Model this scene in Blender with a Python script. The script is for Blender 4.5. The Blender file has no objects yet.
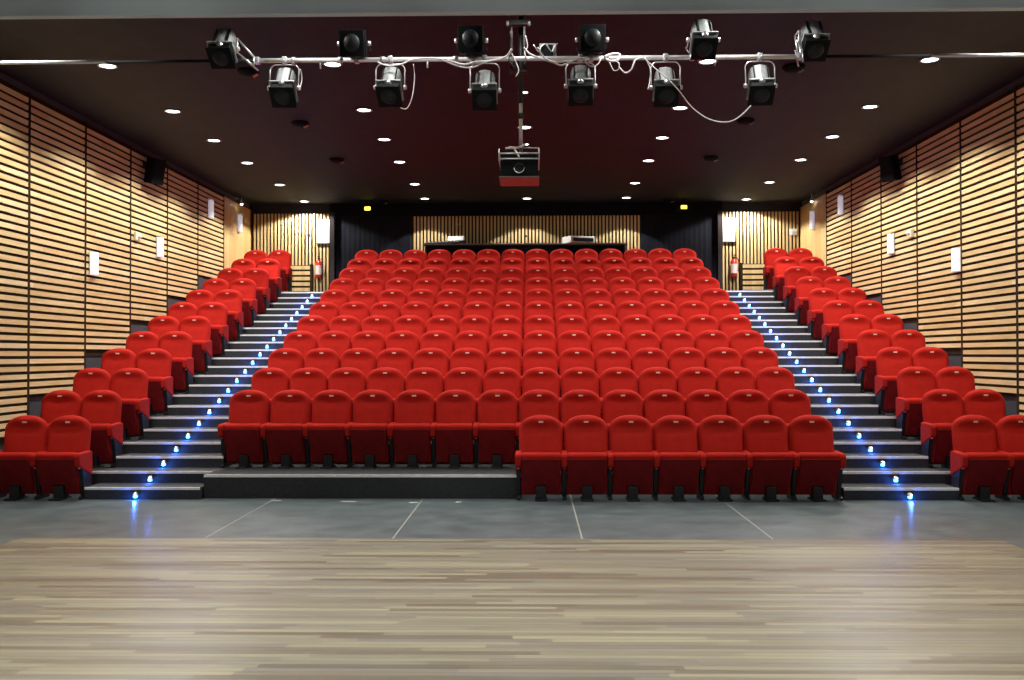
import bpy, bmesh, math, random
from mathutils import Vector, Matrix
random.seed(7)
PI = math.pi
SC = bpy.context.scene
COL = SC.collection
VW = dict(x=0.187, z=1.68, f=1012.0, vx=534.0, vy=355.0)

def P(px, py, D):
    """point seen at photo pixel px,py at hall depth D"""
    return Vector((VW['x'] + (px - VW['vx']) * D / VW['f'], D, VW['z'] - (py - VW['vy']) * D / VW['f']))

# ------------------------------------------------------------------ materials
def mat(name, base, rough=0.6, metal=0.0, spec=0.5, sheen=0.0, emit=None, estr=0.0, noise=None, bump=None, coat=0.0):
    m = bpy.data.materials.new(name); m.use_nodes = True
    nt = m.node_tree; N = nt.nodes; L = nt.links
    b = N['Principled BSDF']
    b.inputs['Base Color'].default_value = (*base, 1)
    b.inputs['Roughness'].default_value = rough
    b.inputs['Metallic'].default_value = metal
    b.inputs['Specular IOR Level'].default_value = spec
    b.inputs['Sheen Weight'].default_value = sheen
    b.inputs['Coat Weight'].default_value = coat
    if sheen:
        b.inputs['Sheen Tint'].default_value = (1, .35, .3, 1); b.inputs['Sheen Roughness'].default_value = .45
    if emit:
        b.inputs['Emission Color'].default_value = (*emit, 1); b.inputs['Emission Strength'].default_value = estr
    if noise:
        sc, amt = noise
        tc = N.new('ShaderNodeTexCoord'); n = N.new('ShaderNodeTexNoise'); n.inputs['Scale'].default_value = sc; n.inputs['Detail'].default_value = 4
        L.new(tc.outputs['Object'], n.inputs['Vector'])
        mr = N.new('ShaderNodeMapRange'); mr.inputs[1].default_value = .3; mr.inputs[2].default_value = .7
        mr.inputs[3].default_value = 1 - amt; mr.inputs[4].default_value = 1 + amt
        L.new(n.outputs['Fac'], mr.inputs[0])
        mx = N.new('ShaderNodeVectorMath'); mx.operation = 'SCALE'; mx.inputs[0].default_value = base
        L.new(mr.outputs[0], mx.inputs['Scale']); L.new(mx.outputs[0], b.inputs['Base Color'])
    if bump:
        sc, st = bump
        tc = N.new('ShaderNodeTexCoord'); n = N.new('ShaderNodeTexNoise'); n.inputs['Scale'].default_value = sc; n.inputs['Detail'].default_value = 3
        L.new(tc.outputs['Object'], n.inputs['Vector'])
        bp = N.new('ShaderNodeBump'); bp.inputs['Strength'].default_value = st; bp.inputs['Distance'].default_value = .01
        L.new(n.outputs['Fac'], bp.inputs['Height']); L.new(bp.outputs[0], b.inputs['Normal'])
    return m

def mth(nt, op, a, b=None):
    n = nt.nodes.new('ShaderNodeMath'); n.operation = op
    for i, v in enumerate((a, b)):
        if v is None: continue
        if isinstance(v, (int, float)): n.inputs[i].default_value = v
        else: nt.links.new(v, n.inputs[i])
    return n.outputs[0]

def plank_mat(name, ramp, width, length, across, along, rough=.3, grain=.18, seam=0.0, spec=.5, rvar=0.0):
    """strip wood: strips are counted along axis `across` and run along axis `along` (object = world axes)"""
    m = bpy.data.materials.new(name); m.use_nodes = True
    nt = m.node_tree; N = nt.nodes; L = nt.links; b = N['Principled BSDF']
    tc = N.new('ShaderNodeTexCoord'); sp = N.new('ShaderNodeSeparateXYZ'); L.new(tc.outputs['Object'], sp.inputs[0])
    A = sp.outputs['XYZ'.index(across)]; B = sp.outputs['XYZ'.index(along)]
    ra = mth(nt, 'DIVIDE', A, width); ia = mth(nt, 'FLOOR', ra)
    wn = N.new('ShaderNodeTexWhiteNoise'); wn.noise_dimensions = '1D'; L.new(ia, wn.inputs['W'])
    off = mth(nt, 'MULTIPLY', wn.outputs['Value'], 7.3)
    ib = mth(nt, 'FLOOR', mth(nt, 'ADD', mth(nt, 'DIVIDE', B, length), off))
    w2 = N.new('ShaderNodeTexWhiteNoise'); w2.noise_dimensions = '2D'
    cx = N.new('ShaderNodeCombineXYZ'); L.new(ia, cx.inputs[0]); L.new(ib, cx.inputs[1]); L.new(cx.outputs[0], w2.inputs['Vector'])
    cr = N.new('ShaderNodeValToRGB'); e = cr.color_ramp.elements
    e[0].position = ramp[0][0]; e[0].color = (*ramp[0][1], 1); e[1].position = ramp[-1][0]; e[1].color = (*ramp[-1][1], 1)
    for p, c in ramp[1:-1]:
        q = e.new(p); q.color = (*c, 1)
    L.new(w2.outputs['Value'], cr.inputs[0])
    mp = N.new('ShaderNodeMapping'); sc = {'X': 1, 'Y': 1, 'Z': 1}
    sc = [25.0, 25.0, 25.0]; sc['XYZ'.index(along)] = 1.3
    mp.inputs['Scale'].default_value = sc
    L.new(tc.outputs['Object'], mp.inputs[0])
    n = N.new('ShaderNodeTexNoise'); n.inputs['Scale'].default_value = 1.5; n.inputs['Detail'].default_value = 5
    L.new(mp.outputs[0], n.inputs['Vector'])
    mr = N.new('ShaderNodeMapRange'); mr.inputs[1].default_value = .25; mr.inputs[2].default_value = .75
    mr.inputs[3].default_value = 1 - grain; mr.inputs[4].default_value = 1 + grain; L.new(n.outputs['Fac'], mr.inputs[0])
    fac = mr.outputs[0]
    if seam:
        fr = mth(nt, 'FRACT', ra)
        s = mth(nt, 'GREATER_THAN', mth(nt, 'ABSOLUTE', mth(nt, 'SUBTRACT', fr, .5)), .5 - seam)
        fac = mth(nt, 'MULTIPLY', fac, mth(nt, 'SUBTRACT', 1.0, mth(nt, 'MULTIPLY', s, .45)))
    vm = N.new('ShaderNodeVectorMath'); vm.operation = 'SCALE'; L.new(cr.outputs[0], vm.inputs[0]); L.new(fac, vm.inputs['Scale'])
    L.new(vm.outputs[0], b.inputs['Base Color'])
    b.inputs['Roughness'].default_value = rough; b.inputs['Specular IOR Level'].default_value = spec
    if rvar:
        r = mth(nt, 'ADD', mth(nt, 'MULTIPLY', w2.outputs['Value'], rvar), rough - rvar / 2); L.new(r, b.inputs['Roughness'])
    return m

M = {}
M['red'] = mat('red_fabric', (.49, .021, .014), .85, spec=.10, sheen=.0, noise=(9, .10), bump=(260, .35))
M['red_shaded'] = mat('red_fabric_shaded', (.22, .012, .015), .9, spec=.15, noise=(9, .12), bump=(260, .3))  # same red fabric, with the shade under the folded cushion in its colour
M['black_metal'] = mat('black_metal', (.012, .012, .014), .5, noise=(12, .2))
M['black_plastic'] = mat('black_plastic', (.010, .010, .012), .5, noise=(12, .15))
M['plate'] = mat('plate_cream', (.85, .75, .6), .35, noise=(60, .05))
M['bolt'] = mat('bolt_steel', (.7, .72, .72), .3, metal=1, noise=(40, .05))
M['steel'] = mat('bright_steel', (.75, .76, .78), .32, metal=.85, noise=(20, .08))
M['pipe'] = mat('pipe_silver', (.82, .82, .84), .35, metal=.5, noise=(14, .08))
M['lantern'] = mat('lantern_grey', (.38, .41, .41), .35, metal=.4, noise=(16, .10))
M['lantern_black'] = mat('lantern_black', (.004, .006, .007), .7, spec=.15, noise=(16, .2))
M['glass'] = mat('dark_lens', (.012, .015, .018), .45, spec=.25, coat=.0, noise=(20, .1))
M['cable'] = mat('cable_pale', (.72, .70, .68), .5, noise=(30, .1))
M['cable_dark'] = mat('cable_dark', (.05, .035, .035), .5, noise=(30, .1))
M['brown_metal'] = mat('brown_metal', (.022, .016, .018), .5, metal=.3, noise=(30, .2))
M['ceiling'] = mat('ceiling_black', (.030, .024, .024), .85, spec=.2, noise=(3, .12))
M['dark_wall'] = mat('dark_wall', (.020, .021, .027), .85, noise=(2, .2))
M['black_drape'] = mat('black_drape', (.010, .012, .020), .9, spec=.2, noise=(4, .25))
M['felt'] = mat('black_felt', (.038, .022, .010), .95, spec=.1, noise=(8, .2))
M['plinth'] = mat('plinth_grey', (.045, .045, .055), .8, noise=(4, .15))
M['soffit'] = mat('soffit_black', (.007, .008, .012), .9, spec=.1, noise=(3, .2))
M['beam'] = mat('beam_grey', (.52, .60, .63), .6, noise=(1.2, .12))
M['carpet'] = mat('stair_vinyl', (.030, .034, .038), .75, noise=(40, .25))
M['tread'] = mat('tread_vinyl', (.030, .034, .037), .8, noise=(40, .25))
M['nosing'] = mat('nosing_aluminium', (.95, .96, .95), .5, metal=.0, noise=(30, .06))
M['white'] = mat('white_paint', (.82, .82, .80), .5, noise=(12, .04))
M['lamp_white'] = mat('lamp_lens', (.9, .9, .9), .4, emit=(.92, .95, 1), estr=14.0, noise=(20, .02))
M['sconce'] = mat('sconce_glass', (.88, .88, .92), .35, emit=(.90, .90, 1), estr=.35, noise=(10, .04))
M['exit'] = mat('exit_glow', (.6, .45, .05), .4, emit=(1, .72, .06), estr=4.0, noise=(20, .05))
M['led'] = mat('led_blue', (.3, .6, .9), .3, emit=(.05, .30, 1), estr=14.0, noise=(20, .02))
M['led_tip'] = mat('led_white', (.8, .9, 1), .3, emit=(.55, .80, 1), estr=9.0, noise=(20, .02))
M['extinguisher'] = mat('extinguisher_red', (.65, .03, .02), .3, coat=.4, noise=(14, .05))
M['label'] = mat('label_paper', (.85, .80, .76), .5, noise=(30, .08))
M['cream'] = mat('cream_plastic', (.80, .76, .55), .45, noise=(30, .06))
M['plate_red_bounce'] = mat('projector_underside', (.11, .06, .06), .3, spec=.8, noise=(12, .05))  # red bounce from the seats is put into this dark base colour
M['tape'] = mat('tape_white', (.75, .77, .76), .6, noise=(30, .1))

M['stage_wood'] = plank_mat('stage_parquet', [(0, (.165, .148, .105)), (.2, (.215, .198, .145)), (.45, (.265, .25, .175)), (.62, (.205, .195, .165)), (.85, (.29, .272, .185)), (1, (.33, .305, .20))],
                            .064, 1.15, 'Y', 'X', rough=.33, grain=.12, seam=.035, rvar=.10)
M['slat'] = plank_mat('slat_pine', [(0, (.76, .54, .25)), (.5, (.84, .64, .32)), (1, (.88, .71, .40))], .0985, 1.64, 'Z', 'Y', rough=.5, grain=.14, spec=.3)
M['vslat'] = plank_mat('slat_pine_upright', [(0, (.68, .50, .22)), (1, (.78, .62, .32))], .08, 3.0, 'X', 'Z', rough=.5, grain=.10, spec=.3)
M['veneer'] = plank_mat('veneer_panel', [(0, (.66, .46, .18)), (1, (.74, .54, .24))], .16, 5.0, 'Y', 'Z', rough=.5, grain=.16, spec=.3)

def vinyl_floor():
    m = bpy.data.materials.new('front_floor_vinyl'); m.use_nodes = True
    nt = m.node_tree; N = nt.nodes; L = nt.links; b = N['Principled BSDF']
    tc = N.new('ShaderNodeTexCoord'); sp = N.new('ShaderNodeSeparateXYZ'); L.new(tc.outputs['Object'], sp.inputs[0])
    fr = mth(nt, 'FRACT', mth(nt, 'DIVIDE', mth(nt, 'SUBTRACT', sp.outputs[0], .60 - .8675), 1.735))
    s = mth(nt, 'LESS_THAN', mth(nt, 'ABSOLUTE', mth(nt, 'SUBTRACT', fr, .5)), .0042)
    s = mth(nt, 'MULTIPLY', s, mth(nt, 'LESS_THAN', mth(nt, 'ABSOLUTE', sp.outputs[0]), 3.6))
    n = N.new('ShaderNodeTexNoise'); n.inputs['Scale'].default_value = 3; n.inputs['Detail'].default_value = 8
    L.new(tc.outputs['Object'], n.inputs['Vector'])
    cr = N.new('ShaderNodeValToRGB'); e = cr.color_ramp.elements
    e[0].position = .3; e[0].color = (.085, .115, .125, 1); e[1].position = .75; e[1].color = (.165, .21, .215, 1)
    L.new(n.outputs['Fac'], cr.inputs[0])
    mx = N.new('ShaderNodeMix'); mx.data_type = 'RGBA'; L.new(mth(nt, 'MULTIPLY', s, .75), mx.inputs['Factor']); L.new(cr.outputs[0], mx.inputs['A']); mx.inputs['B'].default_value = (.55, .56, .50, 1)
    L.new(mx.outputs['Result'], b.inputs['Base Color'])
    b.inputs['Roughness'].default_value = .30; b.inputs['Specular IOR Level'].default_value = .5
    return m
M['vinyl'] = vinyl_floor()

def ceiling_mat():
    m = bpy.data.materials.new('ceiling_boards'); m.use_nodes = True
    nt = m.node_tree; N = nt.nodes; L = nt.links; b = N['Principled BSDF']
    tc = N.new('ShaderNodeTexCoord'); sp = N.new('ShaderNodeSeparateXYZ'); L.new(tc.outputs['Object'], sp.inputs[0])
    fr = mth(nt, 'FRACT', mth(nt, 'DIVIDE', sp.outputs[0], .6))
    s = mth(nt, 'LESS_THAN', fr, .02)
    n = N.new('ShaderNodeTexNoise'); n.inputs['Scale'].default_value = 4; n.inputs['Detail'].default_value = 6; L.new(tc.outputs['Object'], n.inputs['Vector'])
    cr = N.new('ShaderNodeValToRGB'); e = cr.color_ramp.elements
    e[0].position = .3; e[0].color = (.0075, .010, .0135, 1); e[1].position = .75; e[1].color = (.014, .0175, .023, 1)
    L.new(n.outputs['Fac'], cr.inputs[0])
    mx = N.new('ShaderNodeMix'); mx.data_type = 'RGBA'; L.new(s, mx.inputs['Factor']); L.new(cr.outputs[0], mx.inputs['A']); mx.inputs['B'].default_value = (.022, .023, .027, 1)
    L.new(mx.outputs['Result'], b.inputs['Base Color']); b.inputs['Roughness'].default_value = .7; b.inputs['Specular IOR Level'].default_value = .25
    return m
M['ceil'] = ceiling_mat()

# ------------------------------------------------------------------ mesh helpers
def box(bm, x0, x1, y0, y1, z0, z1, mi=0, mx=None, bev=0.0):
    vs = [Vector((x, y, z)) for z in (z0, z1) for y in (y0, y1) for x in (x0, x1)]
    if mx is not None: vs = [mx @ v for v in vs]
    v = [bm.verts.new(p) for p in vs]
    fs = []
    for a in ((0, 2, 3, 1), (4, 5, 7, 6), (0, 1, 5, 4), (2, 6, 7, 3), (0, 4, 6, 2), (1, 3, 7, 5)):
        f = bm.faces.new([v[i] for i in a]); f.material_index = mi; fs.append(f)
    if bev:
        es = list({e for f in fs for e in f.edges})
        bmesh.ops.bevel(bm, geom=es, offset=bev, segments=2, affect='EDGES', profile=.5)

def prism(bm, pts, a0, a1, axis='x', mi=0, mx=None, bev=0.0):
    """extrude a 2D outline along an axis; pts are (y,z) for x, (x,z) for y, (x,y) for z"""
    def mk(p, a):
        v = {'x': (a, p[0], p[1]), 'y': (p[0], a, p[1]), 'z': (p[0], p[1], a)}[axis]
        v = Vector(v); return mx @ v if mx is not None else v
    A = [bm.verts.new(mk(p, a0)) for p in pts]; B = [bm.verts.new(mk(p, a1)) for p in pts]
    fs = [bm.faces.new(A[::-1]), bm.faces.new(B)]
    n = len(pts)
    for i in range(n): fs.append(bm.faces.new((A[i], A[(i + 1) % n], B[(i + 1) % n], B[i])))
    for f in fs: f.material_index = mi
    if bev:
        es = list({e for f in fs for e in f.edges})
        bmesh.ops.bevel(bm, geom=es, offset=bev, segments=2, affect='EDGES', profile=.5)

def tube(bm, pts, r, n=8, mi=0, cap=True):
    pts = [Vector(p) for p in pts]; rings = []
    up = Vector((0, 0, 1)); prev = None
    for i, p in enumerate(pts):
        d = (pts[min(i + 1, len(pts) - 1)] - pts[max(i - 1, 0)]).normalized()
        if prev is None:
            a = up if abs(d.dot(up)) < .9 else Vector((1, 0, 0))
            u = d.cross(a).normalized()
        else:
            u = (prev - d * prev.dot(d)).normalized()
        prev = u; w = d.cross(u)
        rr = r[i] if isinstance(r, (list, tuple)) else r
        rings.append([bm.verts.new(p + (u * math.cos(2 * PI * k / n) + w * math.sin(2 * PI * k / n)) * rr) for k in range(n)])
    for a, b in zip(rings, rings[1:]):
        for k in range(n):
            f = bm.faces.new((a[k], a[(k + 1) % n], b[(k + 1) % n], b[k])); f.material_index = mi; f.smooth = True
    if cap:
        for R, rev in ((rings[0], True), (rings[-1], False)):
            f = bm.faces.new(R[::-1] if rev else R); f.material_index = mi

def lathe(bm, prof, n=20, mx=None, mi=0):
    rings = []
    for r, z in prof:
        if r < 1e-6:
            p = Vector((0, 0, z)); rings.append([bm.verts.new(mx @ p if mx is not None else p)])
        else:
            rr = []
            for k in range(n):
                p = Vector((r * math.cos(2 * PI * k / n), r * math.sin(2 * PI * k / n), z))
                rr.append(bm.verts.new(mx @ p if mx is not None else p))
            rings.append(rr)
    for a, b in zip(rings, rings[1:]):
        for k in range(n):
            if len(a) == 1 and len(b) == 1: continue
            if len(a) == 1: vs = (a[0], b[k], b[(k + 1) % n])
            elif len(b) == 1: vs = (a[k], b[0], a[(k + 1) % n])
            else: vs = (a[k], b[k], b[(k + 1) % n], a[(k + 1) % n])
            f = bm.faces.new(vs); f.smooth = True; f.material_index = mi

def catmull(pts, k=6):
    pts = [Vector(p) for p in pts]; out = []
    Q = [pts[0]] + pts + [pts[-1]]
    for i in range(1, len(Q) - 2):
        p0, p1, p2, p3 = Q[i - 1:i + 3]
        for j in range(k):
            t = j / k
            out.append(.5 * ((2 * p1) + (-p0 + p2) * t + (2 * p0 - 5 * p1 + 4 * p2 - p3) * t * t + (-p0 + 3 * p1 - 3 * p2 + p3) * t ** 3))
    out.append(pts[-1]); return out

def obj(name, bm, mats, parent=None, smooth=False, loc=None):
    bmesh.ops.recalc_face_normals(bm, faces=bm.faces[:])
    me = bpy.data.meshes.new(name); bm.to_mesh(me); bm.free()
    for m in (mats if isinstance(mats, (list, tuple)) else [mats]): me.materials.append(m)
    if smooth:
        for p in me.polygons: p.use_smooth = True
    o = bpy.data.objects.new(name, me); COL.objects.link(o)
    if parent is not None: o.parent = parent
    if loc is not None: o.location = loc
    return o

def tag(o, label, cat, group=None, kind=None):
    o['label'] = label; o['category'] = cat
    if group: o['group'] = group
    if kind: o['kind'] = kind
    return o

def thing(name, label, cat, loc=(0, 0, 0), rz=0, group=None):
    o = bpy.data.objects.new(name, None); COL.objects.link(o); o.location = loc; o.rotation_euler = (0, 0, rz)
    o.empty_display_size = .1
    return tag(o, label, cat, group)

def struct(name, bm, mats, parent=None):
    o = obj(name, bm, mats, parent)
    if parent is None: o['kind'] = 'structure'
    return o

KIDS = {}
def kids(o):
    return [c for c in COL.objects if c.parent == o]
def copy_thing(root, tree, loc, rz=0, label=None, group=None, skip=()):
    r = root.copy(); COL.objects.link(r); r.location = loc; r.rotation_euler = (0, 0, rz)
    if label: r['label'] = label
    if group: r['group'] = group
    for ch, subs in tree:
        if ch in skip: continue
        c = ch.copy(); COL.objects.link(c); c.parent = r
        for g in subs:
            d = g.copy(); COL.objects.link(d); d.parent = c
    return r
def tree_of(root):
    return [(c, kids(c)) for c in kids(root)]

ORD = ['', 'first', 'second', 'third', 'fourth', 'fifth', 'sixth', 'seventh', 'eighth', 'ninth', 'tenth', 'eleventh', 'twelfth', 'thirteenth',
       'fourteenth', 'fifteenth', 'sixteenth', 'seventeenth', 'eighteenth', 'nineteenth', 'twentieth', 'twenty-first', 'twenty-second']

# ------------------------------------------------------------------ hall dimensions
RISE = .137; TIER = .274
XW = 6.28                      # inner face of side walls (behind the slats)
YB = 23.12                     # rear wall
ZC = 5.15                      # ceiling
def tier_edge(r): return 12.22 + .9 * (r - 2)     # front edge of row r's level
def row_y(r): return 11.92 + .9 * (r - 1)
def row_z(r): return TIER * (r - 1)
XC = 3.72; XS = 5.17           # inner and outer edges of the aisles

# floor
bm = bmesh.new(); box(bm, -4.58, 4.38, -3.9, 9.28, -.10, 0.0)
struct('floor', bm, M['stage_wood'])
bm = bmesh.new()
box(bm, -XW - .06, XW, 9.28, 12.25, -.10, 0.0); box(bm, -XW - .06, -4.58, -3.9, 9.28, -.10, 0.0); box(bm, 4.38, XW, -3.9, 9.28, -.10, 0.0)
box(bm, -XW - .06, XW, 12.25, YB, -.10, -.002)
struct('floor', bm, M['vinyl'])
# ceiling, soffit, front beam
bm = bmesh.new(); box(bm, -XW - .2, XW + .2, 8.06, YB + .2, ZC, ZC + .1)
struct('ceiling', bm, M['ceil'])
bm = bmesh.new(); box(bm, -XW - .2, XW + .2, -4.0, 8.0, 7.2, 7.3)
struct('ceiling', bm, M['ceiling'])
bm = bmesh.new(); box(bm, -XW - .06, XW, 8.0, 8.06, 4.40, 7.2, 0)
b_ = struct('trim_1', bm, M['beam']); b_['label'] = 'grey beam across the top of the stage opening'
bm = bmesh.new(); box(bm, -XW - .05, XW, 7.985, 8.0, 4.40, 4.412)
struct('beam_lip', bm, M['beam'], b_)
bm = bmesh.new(); box(bm, -4.47, 4.47, YB - .12, YB, 4.86, ZC)
struct('trim_2', bm, M['soffit'])
# side walls (dark shell) and rear walls
XR = XW
for s, nm in ((-1, 'wall_left'), (1, 'wall_right')):
    XW = XR + .06 if s < 0 else XR
    bm = bmesh.new(); a, b = sorted((s * XW, s * (XW + .2)))
    box(bm, a, b, -4.0, YB + .2, -.1, 7.3)
    W = struct(nm, bm, M['plinth'])
    # slatted panels, each bottom stepping up with the seating
    joints = [6.28, 7.92, 9.56, 11.20, 12.84, 14.48, 16.12, 17.76, 19.40, 21.04]
    for i in range(len(joints) - 1):
        y0, y1 = joints[i] + .032, joints[i + 1] - .033
        zb = .07 if i < 3 else [.60, 1.14, 1.68, 2.21, 2.74, 3.24][i - 3]
        bm = bmesh.new()
        a, b = sorted((s * XW, s * (XW - .012))); box(bm, a, b, y0 - .032, y1 + .033, zb, 5.06, 1)
        a, b = sorted((s * (XW - .012), s * (XW - .036)))
        box(bm, a, b, y1, y1 + .065, zb, 5.06, 1)
        k = math.ceil(zb / .0985)
        while (k + .64) * .0985 < 5.06:
            z0 = k * .0985 + .004
            box(bm, a, b, y0, y1, z0, z0 + .0595, 0); k += 1
        obj('slat_panel', bm, [M['slat'], M['felt']], W)
    bm = bmesh.new(); a, b = sorted((s * XW, s * (XW - .03))); box(bm, a, b, 21.05, YB, 3.0, 5.02)
    obj('veneer_panel', bm, M['veneer'], W)
XW = XR
bm = bmesh.new(); box(bm, -XW - .26, XW + .2, YB, YB + .2, 0, ZC + .1)
WB = struct('wall_back', bm, M['dark_wall'])
def vslats(x0, x1, z0, z1, y=YB):
    bm = bmesh.new(); box(bm, x0, x1, y - .012, y, z0, z1, 1)
    k = math.ceil(x0 / .08)
    while (k + .66) * .08 < x1:
        box(bm, k * .08 + .004, k * .08 + .046, y - .045, y - .012, z0, z1, 0); k += 1
    return bm
obj('upright_slat_panel', vslats(-6.30, -4.47, 3.0, 4.93), [M['vslat'], M['felt']], WB)
obj('upright_slat_panel', vslats(4.47, 6.24, 3.0, 4.93), [M['vslat'], M['felt']], WB)
obj('upright_slat_panel', vslats(-2.62, 2.62, 3.0, 4.86), [M['vslat'], M['felt']], WB)
for s in (-1, 1):
    bm = bmesh.new()
    a, b = sorted((s * 2.64, s * 4.36)); 
    n = 30; pts = []
    for i in range(n * 2 + 1):
        x = a + (b - a) * i / (n * 2); pts.append((x, YB - .05 + .002 * math.sin(i * PI / 2)))
    pts += [(b, YB - .005), (a, YB - .005)]
    prism(bm, pts, 3.0, 4.86, 'z')
    obj('black_drape', bm, M['black_drape'], WB)
    bm = bmesh.new(); a, b = sorted((s * 4.36, s * 4.47)); box(bm, a, b, YB - .14, YB, 3.0, 4.95, 0, None, .006)
    obj('door_post', bm, M['brown_metal'], WB)
    # low screen of level boards below the upright slats
    bm = bmesh.new(); a, b = sorted((s * 4.92, s * 6.24)); box(bm, a, b, YB - .10, YB - .06, 3.0, 3.74, 1)
    for k in range(6): box(bm, a, b, YB - .135, YB - .10, 3.02 + k * .125, 3.02 + k * .125 + .078, 0)
    a, b = sorted((s * 4.86, s * 4.92)); box(bm, a, b, YB - .14, YB - .04, 3.0, 3.76, 1)
    obj('level_slat_panel', bm, [M['vslat'], M['felt']], WB)
bm = bmesh.new(); box(bm, -XW - .2, XW + .2, -4.2, -4.0, -.1, 7.3)
struct('wall_front', bm, M['dark_wall'])

# ------------------------------------------------------------------ seating tiers
def nosing(parent, x0, x1, y, z):
    bm = bmesh.new(); prism(bm, [(y - .006, z - .026), (y - .006, z + .003), (y + .020, z + .003), (y + .020, z), (y, z), (y, z - .026)], x0, x1, 'x')
    return obj('nosing', bm, M['nosing'], parent)
for r in range(2, 13):
    z = row_z(r); y0 = tier_edge(r); y1 = tier_edge(r + 1) if r < 12 else YB
    for x0, x1 in ((-XC, XC), (-XW - .06, -XS), (XS, XW)):
        bm = bmesh.new(); box(bm, x0, x1, y0, y1, 0, z, 0)
        if r == 2 and x0 == -XC: box(bm, -XC, 0.02, 11.86, y0, 0, z, 0)
        o = struct('floor_tier', bm, [M['carpet'], M['tread']])
        for p in o.data.polygons:
            if p.normal.z > .9: p.material_index = 1
        if r == 2 and x0 == -XC:
            nosing(o, -XC, .02, 11.86, z); nosing(o, .03, XC, y0, z)
        else: nosing(o, x0, x1, y0, z)
for s, side in ((-1, 'left'), (1, 'right')):
    t = thing('aisle_stairs', 'dark %s aisle stairs with white nosings climbing to the rear wall' % side, 'stairs', (s * 4.44, 11.78, 0), 0, None)
    for k in range(1, 23):
        j = (k + 1) // 2
        y0 = (11.77 + .9 * (j - 1)) if k % 2 else (12.22 + .9 * (k // 2 - 1))
        y1 = y0 + .45 if k < 22 else YB - .15
        x0, x1 = sorted((s * XC, s * XS))
        z = RISE * k
        if k % 2: x0, x1 = sorted((s * (XC + .012), s * (5.10 if s < 0 or k > 7 else 5.06)))
        xx0, xx1 = x0 + .005 - s * 4.44, x1 - .005 - s * 4.44
        if k == 1: y1 = 12.22
        bm = bmesh.new(); box(bm, xx0, xx1, y0 - 11.78, y1 - 11.78, 0.001, z, 0)
        o = obj('step', bm, [M['carpet'], M['tread']], t)
        for p in o.data.polygons:
            if p.normal.z > .9: p.material_index = 1
        nosing(o, xx0, xx1, y0 - 11.78, z)

# ------------------------------------------------------------------ blue step lights
def step_light():
    t = thing('step_light', '', 'step light')
    bm = bmesh.new()
    # half-dome hood fixed to the riser
    lathe(bm, [(.0, .088), (.016, .085), (.027, .074), (.032, .058), (.033, .050), (.028, .050), (.0, .055)], 14, Matrix.Translation((0, -.012, 0)))
    obj('hood', bm, M['steel'], t)
    bm = bmesh.new(); lathe(bm, [(0, .052), (.020, .049), (.026, .036), (.022, .022), (0, .016)], 12, Matrix.Translation((0, -.016, 0)))
    obj('bulb', bm, M['led'], t)
    bm = bmesh.new(); lathe(bm, [(0, .010), (.008, .008), (.011, 0), (.008, -.008), (0, -.010)], 10, Matrix.Translation((.006, -.040, .064)))
    obj('indicator', bm, M['led_tip'], t)
    return t
sl = step_light(); sl_tree = tree_of(sl); first = True
for s, side in ((-1, 'left'), (1, 'right')):
    for k in range(1, 23):
        j = (k + 1) // 2
        y0 = (11.77 + .9 * (j - 1)) if k % 2 else (12.22 + .9 * (k // 2 - 1))
        loc = (s * 4.48, y0 - .024, RISE * (k - 1) + .004)
        lb = 'blue glowing step light on the %s riser of the %s aisle stairs' % ({1: 'lowest', 22: 'topmost'}.get(k, ORD[k]), side)
        if first:
            sl.location = loc; sl['label'] = lb; sl['group'] = 'blue step lights up the left aisle'; first = False
        else: copy_thing(sl, sl_tree, loc, 0, lb, 'blue step lights up the %s aisle' % side)
        ld = bpy.data.lights.new('step_glow', 'POINT'); ld.energy = 1.9; ld.color = (.03, .16, 1); ld.shadow_soft_size = .015
        lo = bpy.data.objects.new('step_glow', ld); COL.objects.link(lo); lo.location = (loc[0], y0 - .085, loc[2] + .03)

# ------------------------------------------------------------------ theatre seats
def grid_shell(bm, fw, fy_front, fy_back, zs, nu=12):
    F = []; B = []
    for z in zs:
        w = fw(z)
        F.append([bm.verts.new((w * u, fy_front(u, z), z)) for u in [-1 + 2 * i / nu for i in range(nu + 1)]])
        B.append([bm.verts.new((w * u, fy_back(u, z), z)) for u in [-1 + 2 * i / nu for i in range(nu + 1)]])
    def q(a, b, c, d):
        f = bm.faces.new((a, b, c, d)); f.smooth = True
    for i in range(len(zs) - 1):
        for k in range(nu):
            q(F[i][k], F[i][k + 1], F[i + 1][k + 1], F[i + 1][k]); q(B[i][k + 1], B[i][k], B[i + 1][k], B[i + 1][k + 1])
        q(B[i][0], F[i][0], F[i + 1][0], B[i + 1][0]); q(F[i][nu], B[i][nu], B[i + 1][nu], F[i + 1][nu])
    for k in range(nu):
        q(F[0][k + 1], F[0][k], B[0][k], B[0][k + 1]); q(F[-1][k], F[-1][k + 1], B[-1][k + 1], B[-1][k])

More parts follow.
